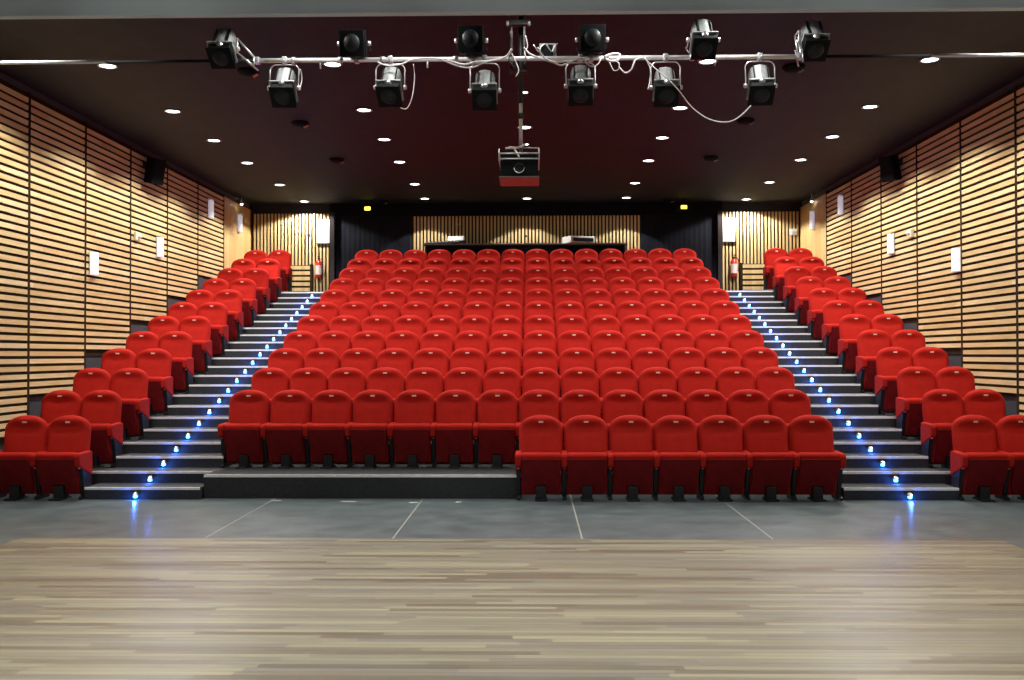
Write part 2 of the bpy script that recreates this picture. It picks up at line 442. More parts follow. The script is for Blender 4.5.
def make_seat():
    t = thing('theatre_seat', '', 'seat')
    # backrest: straight sides, broad rounded top, padded
    zt = .967; zsh = .80; hw = .259
    def fw(z):
        if z < zsh: return hw * (1 - .03 * max(0, (.6 - z) / .3))
        q = min(.999, (z - zsh) / (zt - zsh)); return hw * (1 - q ** 2.1) ** (1 / 2.15)
    def lean(z): return (z - .35) * .16
    def edge(u, z):
        w = fw(z) / hw
        a = (1 - abs(u) ** 5) ** .5
        tp = max(0.0, 1 - max(0, min(1, (z - .875) / .092)) ** 2.2) ** .5
        return a * tp
    def ff(u, z):
        c = .018 * math.exp(-((z - .52) / .12) ** 2) - .028 * math.exp(-((z - .815) / .055) ** 2) * (1 - u * u) + .024 * math.exp(-((z - .925) / .05) ** 2)
        return lean(z) + .015 - (.055 + c) * edge(u, z)
    def fb(u, z): return lean(z) + .015 + .035 * (.3 + .7 * edge(u, z))
    zs = [.34, .355] + [.38 + .42 * i / 9 for i in range(10)] + [zsh + (zt - zsh) * math.sin(i / 9 * PI / 2) for i in range(1, 10)] + [zt - .0002]
    zs[-2] = zt - .002
    bm = bmesh.new(); grid_shell(bm, fw, ff, fb, zs, 14)
    obj('backrest', bm, M['red'], t)
    bm = bmesh.new(); yy = lean(.885) - .046
    box(bm, -.027, .027, yy - .006, yy + .02, .880, .900, 0, None, .003)
    obj('number_plate', bm, M['plate'], t)
    # tipped-up cushion: upper rim is the front edge of the seat, the face is its underside
    bm = bmesh.new()
    prof = [(-.045, .10), (-.085, .055), (-.115, .06), (-.155, .18), (-.215, .42), (-.258, .465), (-.276, .495), (-.274, .53), (-.246, .551), (-.195, .556), (-.150, .54), (-.125, .50), (-.07, .28)]
    prism(bm, prof, -.228, .228, 'x', 0, None, .012)
    for f in bm.faces:
        c = f.calc_center_median()
        f.smooth = True
    obj('cushion', bm, M['red'], t)
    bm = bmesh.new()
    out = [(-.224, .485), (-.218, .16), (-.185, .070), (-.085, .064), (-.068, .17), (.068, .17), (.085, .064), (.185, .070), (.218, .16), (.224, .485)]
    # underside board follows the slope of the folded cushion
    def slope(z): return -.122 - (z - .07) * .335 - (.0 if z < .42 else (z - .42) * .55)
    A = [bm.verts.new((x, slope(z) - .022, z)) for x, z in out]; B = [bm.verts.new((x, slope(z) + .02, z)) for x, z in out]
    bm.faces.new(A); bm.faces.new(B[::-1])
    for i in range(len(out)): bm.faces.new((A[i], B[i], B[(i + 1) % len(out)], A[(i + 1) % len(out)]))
    obj('underside_board', bm, M['red_shaded'], t)
    bm = bmesh.new(); box(bm, -.058, .058, -.20, -.04, 0, .16, 0, None, .008); box(bm, -.070, .070, -.29, .0, 0, .02, 0, None, .004)
    obj('foot_bracket', bm, M['black_plastic'], t)
    arms = []; frames = []
    for s in (-1, 1):
        x = s * .2625
        bm = bmesh.new()
        prism(bm, [(-.285, .40), (-.297, .515), (-.272, .545), (.02, .556), (.055, .54), (.055, .28), (.03, .265)], x - .035, x + .035, 'x', 0, None, .014)
        for f in bm.faces: f.smooth = False
        arms.append(obj('armrest', bm, M['red'], t))
        bm = bmesh.new()
        prism(bm, [(-.20, .0), (-.20, .03), (-.12, .05), (-.20, .40), (-.245, .435), (.03, .50), (.06, .05), (.10, .03), (.10, .0)], x - .022, x + .022, 'x', 0, None, .004)
        fr = obj('side_frame', bm, M['black_metal'], t); frames.append(fr)
        bm = bmesh.new(); lathe(bm, [(0, .010), (.008, .009), (.013, 0)], 10, Matrix.Translation((x, -.222, .375)) @ Matrix.Rotation(PI / 2, 4, 'X'))
        obj('bolt', bm, M['bolt'], fr)
    return t, arms, frames
seat, arms, frames = make_seat()
seat_tree = tree_of(seat)
used = [False]
def place_seat(x, r, label, group, last):
    loc = (x, row_y(r), row_z(r))
    skip = () if last else (arms[1], frames[1])
    o = copy_thing(seat, seat_tree, loc, 0, label, group, skip)
    o.rotation_euler.z = math.radians(random.uniform(-.5, .5))
    return o
ROWN = {1: 'front', 12: 'rearmost'}
for r in range(1, 13):
    rn = ROWN.get(r, ORD[r])
    for i in range(14):
        if r == 1 and i < 7: continue
        x = (i - 6.5) * .53 + random.uniform(-.003, .003) - {1: .015, 2: .03}.get(r, 0)
        if r == 1:
            k = i - 6
            lb = 'red seat, %s from the left in the short front row at floor level' % ORD[k] if k < 7 else 'red seat at the right aisle end of the short front row at floor level'
            if k == 1: lb = 'red seat at the inner end of the short front row, beside the open platform'
        else:
            k = i + 1
            if k == 1: lb = 'red seat at the left aisle end of the %s row, centre block' % rn
            elif k == 14: lb = 'red seat at the right aisle end of the %s row, centre block' % rn
            elif k <= 7: lb = 'red tip-up seat, %s from the left in the %s row of the centre block' % (ORD[k], rn)
            else: lb = 'red tip-up seat, %s from the right in the %s row of the centre block' % (ORD[15 - k], rn)
        place_seat(x, r, lb, 'red seats in the centre block', i == 13)
    for s, side in ((-1, 'left'), (1, 'right')):
        for q, ax in ((0, 5.385), (1, 5.905)):
            x = s * ax - ({1: .05, 2: .05, 3: .04, 4: .015}.get(r, 0) if s > 0 else 0)
            if r > 8: x += .008 * (r - 8)
            where = 'beside the stairs' if q == 0 else 'beside the slatted wall'
            lb = 'red tip-up seat %s in the %s row of the %s side block' % (where, rn, side)
            last = (s < 0 and q == 0) or (s > 0 and q == 1)
            place_seat(x, r, lb, 'red seats in the %s side block' % side, last)
for c, subs in seat_tree:
    for g in subs: bpy.data.objects.remove(g)
    bpy.data.objects.remove(c)
bpy.data.objects.remove(seat)

# ------------------------------------------------------------------ ceiling downlights
def downlight():
    t = thing('ceiling_downlight', '', 'ceiling light')
    bm = bmesh.new(); lathe(bm, [(.090, 0), (.118, -.004), (.120, -.012), (.098, -.016), (.092, -.006)], 24)
    obj('trim_ring', bm, M['lantern'], t)
    bm = bmesh.new(); lathe(bm, [(.093, -.004), (.06, -.012), (0, -.015)], 24)
    obj('lens', bm, M['lamp_white'], t)
    return t
dl = downlight(); dl_tree = tree_of(dl); dfirst = True
DEP = [11.95, 14.2, 16.15, 18.05, 20.4, 22.3, 9.8]
colx = [-4.97, -2.22, 0.04, 2.23, 4.93, -1.15, 1.15]  # last two columns: unseen lamps added to brighten the lantern housings
cname = ['column nearest the left wall', 'second column from the left wall', 'middle column', 'second column from the right wall', 'column nearest the right wall', 'extra spot left of the centre bracket', 'extra spot right of the centre bracket']
dlight = {}
def spot(loc, energy, size, blend, color, rad, target=None):
    ld = bpy.data.lights.new('lamp', 'SPOT'); ld.energy = energy; ld.spot_size = math.radians(size); ld.spot_blend = blend
    ld.color = color; ld.shadow_soft_size = rad
    o = bpy.data.objects.new('lamp', ld); COL.objects.link(o); o.location = loc
    if target is not None:
        o.rotation_euler = (Vector(target) - Vector(loc)).to_track_quat('-Z', 'Y').to_euler()
    return o
for ci, x in enumerate(colx):
    deps = [None] * 6 + [9.7] if ci > 4 else DEP if ci != 2 else [13.3, 15.35, 16.6, 18.6, 20.5, 22.35, 9.8]
    for ri, y in enumerate(deps):
        if y is None: continue
        x = colx[ci]
        if ci in (0, 4) and ri < 2: x = [[-4.92, -4.94], [4.83, 4.88]][ci // 4][ri]
        if ri == 5 and ci in (0, 4): y = 22.62
        loc = (x, y, ZC)
        pos = 'above the lantern bar' if ri == 6 else 'first beyond the lantern bar' if ri == 0 else ('closest to the rear wall' if ri == 5 else '%s beyond the lantern bar' % ORD[ri + 1])
        lb = 'ceiling downlight %s, in the %s' % (pos, cname[ci]) if ci < 5 else 'added unseen downlight above the lantern bar, %s' % cname[ci]
        if dfirst: dl.location = loc; dl['label'] = lb; dl['group'] = 'lit downlights in the black ceiling'; dfirst = False; o = dl
        else: o = copy_thing(dl, dl_tree, loc, 0, lb, 'lit downlights in the black ceiling')
        if ci == 2 and ri in (0, 2, 3, 4): o.scale = (.62, .62, .8)
        e = 112; size = 124; blend = .25
        if ci in (0, 4): e = 290; size = 138; blend = .3
        if ri == 6: size = 150; blend = .1; e = {0: 150, 4: 150, 2: 22, 5: 60, 6: 60}.get(ci, 62)
        if ri == 5 and ci in (0, 4): e = 260; size = 142; blend = .2
        if ri == 5 and ci in (1, 2, 3): e = 115; size = 108; blend = .08
        if ci == 2 and ri in (0, 2, 3, 4): e = 90
        spot((x, y, ZC - .03), e, size, blend, (1, .955, .90), .06)

# ------------------------------------------------------------------ dark ceiling fittings (unlit)
def dark_fit():
    t = thing('unlit_ceiling_fitting', '', 'ceiling fitting')
    bm = bmesh.new(); lathe(bm, [(0, 0), (.13, 0), (.135, -.02), (.10, -.06), (.0, -.075)], 20)
    obj('black_dome', bm, M['lantern_black'], t)
    bm = bmesh.new(); prism(bm, [(.05, -.058), (.10, -.045), (.12, -.052), (.06, -.085)], -.03, .03, 'y')
    obj('chrome_clip', bm, M['steel'], t)
    return t
df = dark_fit(); df_tree = tree_of(df); ff_ = True
for s, side in ((-1, 'left'), (1, 'right')):
    for ri, y in enumerate((12.2, 14.95, 17.8, 22.6)):
        lb = 'unlit black ceiling fitting, %s in the %s line of four' % (['closest to the stage', 'second from the stage', 'third from the stage', 'closest to the rear wall'][ri], side)
        loc = (s * 3.3 - (.1 * s if ri == 3 else 0), y, ZC)
        if ff_: df.location = loc; df['label'] = lb; df['group'] = 'unlit black ceiling fittings'; ff_ = False
        else: copy_thing(df, df_tree, loc, 0, lb, 'unlit black ceiling fittings')

# exit lamps
for s, side in ((-1, 'left'), (1, 'right')):
    t = thing('exit_lamp', 'small glowing yellow exit lamp hanging before the black drape on the %s' % side, 'exit lamp', (s * 3.53, 22.55, 4.96), 0, 'yellow exit lamps')
    bm = bmesh.new(); box(bm, -.17, .17, -.02, .05, -.10, .09, 0, None, .01); obj('case', bm, M['lantern_black'], t)
    bm = bmesh.new(); box(bm, -.065, .065, -.03, -.02, -.035, .040, 0, None, .006); obj('glowing_window', bm, M['exit'], t)
    bm = bmesh.new(); tube(bm, [(0, .01, .08), (0, .01, .19)], .012); obj('stem', bm, M['lantern_black'], t)

# ------------------------------------------------------------------ wall sconces, speakers, small wall items
def sconce_at(s, D, z, h, lb):
    if s < 0: D += .12
    t = thing('wall_sconce', lb, 'wall light', (s * (XW + (.06 if s < 0 else 0) - (.03 if D > 21 else .042)), D, z), 0, 'white wall sconces')
    bm = bmesh.new(); n = 10
    pts = [(-s * (.012 + .070 * math.sin(PI * i / n)), -.105 * math.cos(PI * i / n)) for i in range(n + 1)]
    prism(bm, pts, -h / 2, h / 2, 'z', 0); obj('diffuser', bm, M['sconce'], t)
    bm = bmesh.new(); a, b = sorted((0, -s * .012)); box(bm, a, b, -.108, .108, -h / 2 - .01, h / 2 + .01); obj('back_plate', bm, M['steel'], t)
    if D > 19:
        bm = bmesh.new(); a, b = sorted((-s * .004, -s * .09)); box(bm, a, b, -.12, .12, h / 2 + .02, h / 2 + .035); obj('cap', bm, M['steel'], t)
    return t
for s, side in ((-1, 'left'), (1, 'right')):
    sconce_at(s, 14.58, 3.03, .33, 'white wall sconce closest to the stage on the %s slatted wall' % side)
    sconce_at(s, 17.2, 3.55, .33, 'white wall sconce in the middle of the %s slatted wall' % side)
    sconce_at(s, 19.95, 4.60, .34, 'white wall sconce high up at the rear end of the %s slatted wall' % side)
    sconce_at(s, 22.0, 4.58, .36, 'white wall sconce on the smooth wood panel of the %s wall' % side)
    # loudspeaker
    t = thing('wall_speaker', 'black loudspeaker tilted down on its bracket high on the %s slatted wall' % side, 'loudspeaker', (s * (XW + (.06 if s < 0 else 0) - .045), 16.65 if s < 0 else 16.75, 4.74), 0, 'black wall speakers')
    R = Matrix.Translation((-s * .20, 0, 0)) @ Matrix.Rotation(s * .55, 4, 'Z') @ Matrix.Rotation(s * .0, 4, 'X') @ Matrix.Rotation(-s * .22, 4, 'Y')
    bm = bmesh.new(); prism(bm, [(-.11, -.13), (.11, -.13), (.08, .12), (-.08, .12)], -.21, .21, 'z', 0, R, .015); obj('cabinet', bm, M['lantern_black'], t)
    bm = bmesh.new(); box(bm, -.095, .095, -.142, -.13, -.195, .195, 0, R, .004); obj('grille', bm, M['lantern_black'], t)
    bm = bmesh.new(); tube(bm, [(0, 0, .12), (-s * .12, 0, .14), (-s * .17, 0, .05)], .014); a, b = sorted((0, -s * .012)); box(bm, a, b, -.05, .05, .06, .18); obj('bracket', bm, M['black_metal'], t)
    # small cream camera / sensor on slats
    t = thing('wall_sensor', 'small cream sensor box on the %s slatted wall beside the middle sconce' % side, 'sensor', (s * (XW + (.06 if s < 0 else 0) - .042), 16.32, 3.62), 0, 'cream sensor boxes')
    bm = bmesh.new(); a, b = sorted((0, -s * .05)); box(bm, a, b, -.09, .09, -.07, .07, 0, None, .012); obj('housing', bm, M['cream'], t)
    bm = bmesh.new(); lathe(bm, [(.035, 0), (.035, .03), (.02, .045), (0, .05)], 14, Matrix.Translation((-s * .05, 0, .0)) @ Matrix.Rotation(-s * PI / 2, 4, 'Y')); obj('lens', bm, M['white'], t)
    # little lamp at the top of the smooth wood panel
    t = thing('mini_spotlight', 'tiny lit lamp at the ceiling edge above the %s smooth wood panel' % side, 'lamp', (s * (XW - .10), 21.9, 5.0), 0, 'tiny lamps above the smooth wood panels')
    bm = bmesh.new(); lathe(bm, [(0, .045), (.03, .04), (.04, 0), (.034, -.02)], 14); tube(bm, [(0, 0, .04), (0, 0, .15)], .008); obj('shade', bm, M['steel'], t)
    bm = bmesh.new(); lathe(bm, [(.034, -.012), (.02, -.035), (0, -.042)], 14); obj('bulb', bm, M['lamp_white'], t)
    # white board on rear slats next to the post, fire extinguisher
    t = thing('notice_board', 'bright white board on the rear slats above the %s fire extinguisher' % side, 'board', (s * 4.63, YB - .045, 4.53), 0, 'white boards on the rear slats')
    bm = bmesh.new(); box(bm, -.14, .14, -.02, 0, -.28, .26, 0, None, .004); obj('panel', bm, M['white'], t)
    bm = bmesh.new(); box(bm, -.15, .15, -.035, 0, -.31, -.285); obj('ledge', bm, M['black_metal'], t)
    t = thing('fire_extinguisher', 'red fire extinguisher with pale label hung on the rear wall by the %s aisle' % side, 'fire extinguisher', (s * 4.72, YB - .13, 3.44), 0, 'fire extinguishers')
    bm = bmesh.new(); lathe(bm, [(0, 0), (.07, .0), (.078, .02), (.078, .34), (.06, .39), (.025, .41), (.02, .43), (0, .43)], 20); obj('cylinder', bm, M['extinguisher'], t)
    bm = bmesh.new()
    n = 8
    for i in range(n):
        a0 = PI + PI * (.15 + .7 * i / n); a1 = PI + PI * (.15 + .7 * (i + 1) / n); r_ = .080
        v = [bm.verts.new((r_ * math.cos(a), r_ * math.sin(a), z)) for a, z in ((a0, .08), (a1, .08), (a1, .29), (a0, .29))]; bm.faces.new(v)
    obj('paper_label', bm, M['label'], t)
    bm = bmesh.new(); box(bm, -.015, .015, -.05, .04, .43, .46, 0, None, .004); box(bm, -.012, .012, -.09, .02, .475, .49, 0, None, .003); obj('handle', bm, M['black_metal'], t)
    bm = bmesh.new(); tube(bm, catmull([(.02, 0, .44), (.08, -.02, .42), (.105, -.03, .30), (.095, -.03, .12)], 5), .010); obj('hose', bm, M['black_plastic'], t)

t = thing('wall_switch_box', 'small white box on the rear slats behind the right side block', 'switch box', (6.08, YB - .045, 4.46))
bm = bmesh.new(); box(bm, -.08, .08, -.04, 0, -.07, .07, 0, None, .008); obj('case', bm, M['white'], t)
bm = bmesh.new(); box(bm, -.03, .03, -.05, -.04, -.03, .03, 0, None, .004); obj('button', bm, M['cream'], t)
t = thing('wall_thermostat', 'tiny white round fitting on the dim upper slats above the sound desk', 'wall fitting', (-1.50, YB - .045, 4.66))
bm = bmesh.new(); lathe(bm, [(0, .04), (.025, .035), (.035, 0)], 14, Matrix.Rotation(PI / 2, 4, 'X')); obj('cover', bm, M['lantern'], t)
t = thing('wall_switch_box', 'small dark peg on the rear slats behind the left side block', 'switch box', (-4.97, YB - .045, 4.45))
bm = bmesh.new(); box(bm, -.03, .03, -.03, 0, -.03, .02, 0, None, .006); obj('case', bm, M['black_metal'], t)

# ------------------------------------------------------------------ sound desk behind the rear row
Z3 = row_z(12)
t = thing('control_desk', 'long black control desk standing behind the rearmost seats', 'desk', (0, 22.6, Z3))
bm = bmesh.new(); box(bm, -2.24, 2.22, -.33, .34, 1.08, 1.12, 0, None, .004); obj('desk_top', bm, M['black_plastic'], t)
bm = bmesh.new(); box(bm, -2.20, 2.18, -.28, -.25, .02, 1.08); obj('front_panel', bm, M['black_drape'], t)
for x in (-2.22, 2.18):
    bm = bmesh.new(); box(bm, x, x + .03, -.3, .32, 0, 1.08); obj('side_panel', bm, M['black_plastic'], t)
bm = bmesh.new(); box(bm, -2.24, 2.22, -.338, -.325, 1.10, 1.125); obj('desk_edge', bm, M['lantern'], t)
t = thing('mixing_console', 'black mixing console with pale raised back on the left end of the control desk', 'mixing console', (-1.80, 22.55, Z3 + 1.12), math.radians(-14))
bm = bmesh.new(); prism(bm, [(-.24, 0), (-.24, .04), (.18, .12), (.24, .12), (.24, 0)], -.40, .40, 'x', 0, None, .006); obj('console_body', bm, M['black_plastic'], t)
bm = bmesh.new(); prism(bm, [(.12, .115), (.15, .215), (.22, .215), (.24, .12)], .02, .40, 'x', 0, None, .005); obj('meter_bridge', bm, M['white'], t)
for k in range(8):
    bm = bmesh.new(); box(bm, -.34 + k * .085, -.32 + k * .085, -.14, -.11, .065, .085, 0, None, .002); obj('fader', bm, M['white'], t)
t = thing('desk_projector', 'white boxy device with a wide black front slot standing on the control desk', 'projector', (1.17, 22.52, Z3 + 1.12), math.radians(20))
bm = bmesh.new(); prism(bm, [(-.26, .02), (-.26, .15), (-.23, .165), (.24, .18), (.26, .16), (.26, .02)], -.27, .30, 'x', 0, None, .008); obj('case', bm, M['white'], t)
bm = bmesh.new(); box(bm, -.22, .265, -.268, -.258, .045, .125, 0, None, .004); obj('front_slot', bm, M['lantern_black'], t)
for x in (-.19, .22):
    bm = bmesh.new(); lathe(bm, [(0, 0), (.02, 0), (.016, .025), (0, .025)], 10, Matrix.Translation((x, -.2, 0))); obj('foot', bm, M['black_plastic'], t)
t = thing('gooseneck_lamp', 'small black gooseneck lamp on the middle of the control desk', 'desk lamp', (-.02, 22.5, Z3 + 1.12))
bm = bmesh.new(); lathe(bm, [(0, 0), (.05, 0), (.045, .02), (.01, .03), (0, .03)], 14); obj('base', bm, M['black_metal'], t)
bm = bmesh.new(); tube(bm, catmull([(0, 0, .02), (0, .02, .12), (.01, 0, .19), (.03, -.04, .19)], 5), .008); obj('neck', bm, M['black_metal'], t)
bm = bmesh.new(); lathe(bm, [(0, .03), (.02, .025), (.032, -.015), (.028, -.015), (0, .0)], 12, Matrix.Translation((.035, -.055, .18))); obj('lamp_head', bm, M['black_metal'], t)

# ------------------------------------------------------------------ lighting bar
YT = 10.12; ZT = 4.655
t = thing('lighting_bar', 'long silver pipe spanning the hall below the ceiling, carrying the stage lanterns', 'lighting bar', (0, YT, ZT))
bm = bmesh.new(); tube(bm, [(-2.62, 0, 0), (2.82, 0, 0)], .024, 12); obj('pipe', bm, M['pipe'], t)
for a, b, m_ in ((-6.29, -4.16, 'pipe'), (4.12, 6.23, 'pipe')):
    bm = bmesh.new(); tube(bm, [(a, 0, 0), (b, 0, 0)], .019, 12); obj('end_pipe', bm, M[m_], t)
for a, b in ((-4.16, -2.62), (2.82, 4.12)):  # same silver pipe, its shaded stretches coloured black
    bm = bmesh.new(); tube(bm, [(a, 0, 0), (b, 0, 0)], .015, 10); o = obj('shaded_pipe', bm, M['lantern_black'], t); o['label'] = 'stretch of the pipe coloured black for shade'
for x in (-1.78, -2.25, 2.42, 1.75, .92, -.62, -1.35):
    bm = bmesh.new(); tube(bm, [(x - .022, 0, 0), (x + .022, 0, 0)], .034, 12); obj('collar', bm, M['steel'], t)
for x in (-1.98, 1.98, -.9):
    bm = bmesh.new(); tube(bm, [(x, 0, -.015), (x, 0, -.085)], .009, 8); obj('hook', bm, M['steel'], t)

def lantern(px, py, tilt, mount, lb, darker=False, yaw=0.0):
    """stage lantern: head pivots in a yoke; mount 'down' hangs below the bar, 'up' stands on it, 'out' sits on a side arm"""
    piv = P(px, py, YT - (.06 if mount != 'down' else 0)); piv.y = YT - (.16 if mount == 'up' else .08 if mount == 'out' else .02)
    t = thing('stage_lantern', lb, 'stage lantern', (piv.x, piv.y, piv.z), 0, 'stage lanterns on the lighting bar')
    body = 'lantern_black' if darker else 'lantern'
    H = Matrix.Diagonal((.86, 1, .95, 1)) @ Matrix.Rotation(yaw, 4, 'Z') @ Matrix.Rotation(-(PI / 2 - 0) * 0, 4, 'X') @ Matrix.Rotation(math.radians(tilt), 4, 'X')
    # head local: front faces -Y before tilting; positive tilt turns it towards the floor
    bm = bmesh.new()
    arch = [(-.105, -.12), (.105, -.12), (.118, -.05), (.118, .03), (.100, .085), (.060, .115), (0, .125), (-.060, .115), (-.100, .085), (-.118, .03), (-.118, -.05)]
    prism(bm, arch, -.035, .20, 'y', 0, H, .010)
    for k in range(2):
        z = .06
        box(bm, -.082 + k * .155, -.073 + k * .155, -.02, .185, .05, .125, 1, H)
    obj('housing', bm, [M[body], M['lantern_black']], t)
    bm = bmesh.new(); box(bm, -.148, .148, -.055, -.035, -.135, .128, 0, H, .004); obj('front_flange', bm, M['lantern_black' if darker else 'lantern'], t)
    bm = bmesh.new()
    lathe(bm, [(.045, 0), (.04, .02), (.02, .034), (0, .038)], 14, H @ Matrix.Translation((0, -.052, .095))); obj('latch', bm, M['steel'], t)
    bm = bmesh.new()
    box(bm, -.128, .128, -.135, -.055, -.125, .105, 0, H, .008)
    box(bm, -.142, .142, -.150, -.135, -.142, .120, 0, H, .004)
    hd = obj('colour_frame', bm, M['lantern_black'], t)
    bm = bmesh.new(); lathe(bm, [(0, .028), (.045, .022), (.085, .006), (.092, 0)], 22, H @ Matrix.Translation((0, -.150, -.01)) @ Matrix.Rotation(PI / 2, 4, 'X')); obj('lens', bm, M['glass'], hd)
    for s in (-1, 1):
        bm = bmesh.new(); lathe(bm, [(.0, .0), (.022, 0), (.026, .015), (.022, .034), (0, .036)], 10, Matrix.Translation((s * .132, 0, 0)) @ Matrix.Rotation(s * PI / 2, 4, 'Y')); obj('knob', bm, M['steel'], t)
    dz = ZT - piv.z; yo = YT - piv.y
    if mount in ('down', 'up'):
        d = 1 if mount == 'down' else -1
        top = dz - .045 * d
        bm = bmesh.new()
        w = .145
        path = catmull([(-w, 0, 0), (-w, yo * .5, top * .55), (-w, yo, top - .05 * d), (-w + .03, yo, top - .008 * d), (-w + .08, yo, top), (w - .08, yo, top), (w - .03, yo, top - .008 * d), (w, yo, top - .05 * d), (w, yo * .5, top * .55), (w, 0, 0)], 4)
        tube(bm, path, .0068, 8); obj('yoke', bm, M['steel' if not darker else 'brown_metal'], t)
        bm = bmesh.new(); box(bm, -.024, .024, yo - .034, yo + .034, dz - .034, dz + .034, 0, None, .008); tube(bm, [(0, yo, dz), (0, yo, top)], .010); tube(bm, [(.0, yo - .03, dz), (.0, yo - .075, dz - .02)], .007)
        obj('clamp', bm, M['steel'], t)
    else:
        sd = 1 if piv.x < 0 else -1
        # slanting double arm from the head's side down to the pipe end
        x0, x1 = sd * .155, ( -2.62 if sd > 0 else 2.82) - piv.x
        bm = bmesh.new()
        for dy in (-.05, .11):
            tube(bm, [(x0, dy, .09), (x1, dy + .0, dz)], .010)
            tube(bm, [(x0 - sd * .0, dy, -.05), (x1, dy, dz - .09)], .008)
        tube(bm, [(x0, -.05, .09), (x0, .11, .09)], .010); tube(bm, [(x1, -.05, dz), (x1, .11, dz)], .010)
        tube(bm, [(x0, -.05, .09), (x0, -.05, -.06)], .012); tube(bm, [(x1, -.05, dz), (x1, -.05, dz - .09)], .010)
        obj('side_arm', bm, M['steel'], t)
        bm = bmesh.new(); box(bm, x1 - .024, x1 + .024, yo - .034, yo + .034, dz - .034, dz + .034, 0, None, .008); obj('clamp', bm, M['steel'], t)
    return t
LN = [(281, 86, 52, 'down', 0), (388, 86, 52, 'down', 0), (483, 90, 52, 'down', 0), (579, 86, 54, 'down', 0), (664, 88, 50, 'down', 0), (758, 87, 54, 'down', 0)]
nm = ['lantern hanging below the bar nearest the left wall', 'lantern hanging below the bar, second from the left wall', 'lantern hanging below the bar just left of the centre pole',
      'lantern hanging below the bar just right of the centre pole', 'lantern below the bar with the long cable crossing it', 'lantern hanging below the bar nearest the right wall']
for (a, b, c, d, e), n_ in zip(LN, nm): lantern(a, b, c, d, 'grey ' + n_, False, math.radians(random.uniform(-5, 5)))
lantern(219, 46, 54, 'out', 'grey stage lantern on the slanting arm at the left tip of the bar', False)
lantern(811, 43, 54, 'out', 'grey stage lantern on the slanting arm at the right tip of the bar', False)
lantern(353, 44, 12, 'up', 'black stage lantern above the bar, between the two leftmost hanging lanterns', True)
lantern(470, 42, 6, 'up', 'black stage lantern above the bar, just left of the centre pole', True)
lantern(590, 42, 6, 'up', 'black stage lantern above the bar, just right of the centre pole', True)
lantern(700, 43, 52, 'up', 'grey stage lantern above the bar, between the two rightmost hanging lanterns', False)

# centre hanger and projector
t = thing('ceiling_bracket', 'narrow brown ceiling bracket wrapped with cables at the middle of the bar', 'bracket', (.02, 10.2, ZC))
for x in (-.075, .055):
    bm = bmesh.new(); box(bm, x - .012, x + .012, -.02, .02, -.62, 0, 0, None, .003); obj('upright', bm, M['brown_metal'], t)
bm = bmesh.new(); box(bm, -.12, .11, -.05, .05, -.14, -.09, 0, None, .004); obj('cross_plate', bm, M['brown_metal'], t)
bm = bmesh.new(); box(bm, -.10, .08, -.04, .04, -.62, -.58, 0, None, .004); obj('cross_plate', bm, M['brown_metal'], t)
for x in (-.115, .105):
    bm = bmesh.new(); lathe(bm, [(0, .03), (.016, .02), (.016, -.02), (0, -.03)], 10, Matrix.Translation((x, -.06, -.13))); obj('bolt', bm, M['steel'], t)
t = thing('video_projector', 'black projector with red bounce light tinted into its underside, hanging on the long centre pole', 'projector', (.02, 10.35, 3.50))
bm = bmesh.new(); box(bm, -.19, .19, -.24, .24, -.03, .135, 0, None, .012)
pb = obj('projector_body', bm, M['lantern_black'], t)
bm = bmesh.new(); box(bm, -.20, .20, -.25, .27, -.045, -.028, 0, None, .004); o = obj('bottom_plate', bm, M['plate_red_bounce'], t); o['label'] = 'dark bottom plate tinted for red bounce light'
bm = bmesh.new(); lathe(bm, [(.052, 0), (.052, .03), (.044, .03), (.040, .01), (0, .018)], 22, Matrix.Translation((0, -.235, .05)) @ Matrix.Rotation(PI / 2, 4, 'X')); obj('lens', bm, M['glass'], t)
bm = bmesh.new(); 
n = 20; tube(bm, [(.05 * math.cos(PI + PI * i / n), -.268, .05 + .05 * math.sin(PI + PI * i / n)) for i in range(n + 1)], .004, 6); obj('lens_ring', bm, M['steel'], t)
bm = bmesh.new()
for z in (.145, .20):
    tube(bm, [(-.20, -.25, z), (.20, -.25, z), (.20, .25, z), (-.20, .25, z), (-.20, -.25, z)], .0085, 6)
for x in (-.20, .20):
    for y in (-.25, .25): tube(bm, [(x, y, .12), (x, y, .245)], .008, 6)
tube(bm, [(.03, -.25, .255), (.20, -.25, .25)], .006, 6); tube(bm, [(-.14, -.2, .26), (-.06, -.2, .26)], .012, 6)
obj('cradle', bm, M['steel'], t)
bm = bmesh.new(); box(bm, -.17, .17, -.2, .2, .15, .20, 0, None, .01); obj('cradle_tray', bm, M['lantern_black'], t)
bm = bmesh.new(); tube(bm, [(.015, 0, .20), (.015, 0, ZC - 3.50)], .019, 12); obj('pole', bm, M['steel'], t)
bm = bmesh.new(); tube(bm, [(.015, 0, .60), (.015, 0, .66)], .027, 12); tube(bm, [(.015, 0, .76), (.015, 0, ZC - 3.50)], .026, 12); obj('pole_sleeve', bm, M['brown_metal'], t)
bm = bmesh.new(); tube(bm, catmull([(-.10, -.2, .27), (-.04, -.22, .26), (.0, -.1, .29), (.06, -.05, .33)], 4), .012, 6); tube(bm, catmull([(-.05, -.22, .25), (-.02, -.24, .20), (.0, -.26, .16)], 4), .010, 6); obj('lead', bm, M['cable'], t)

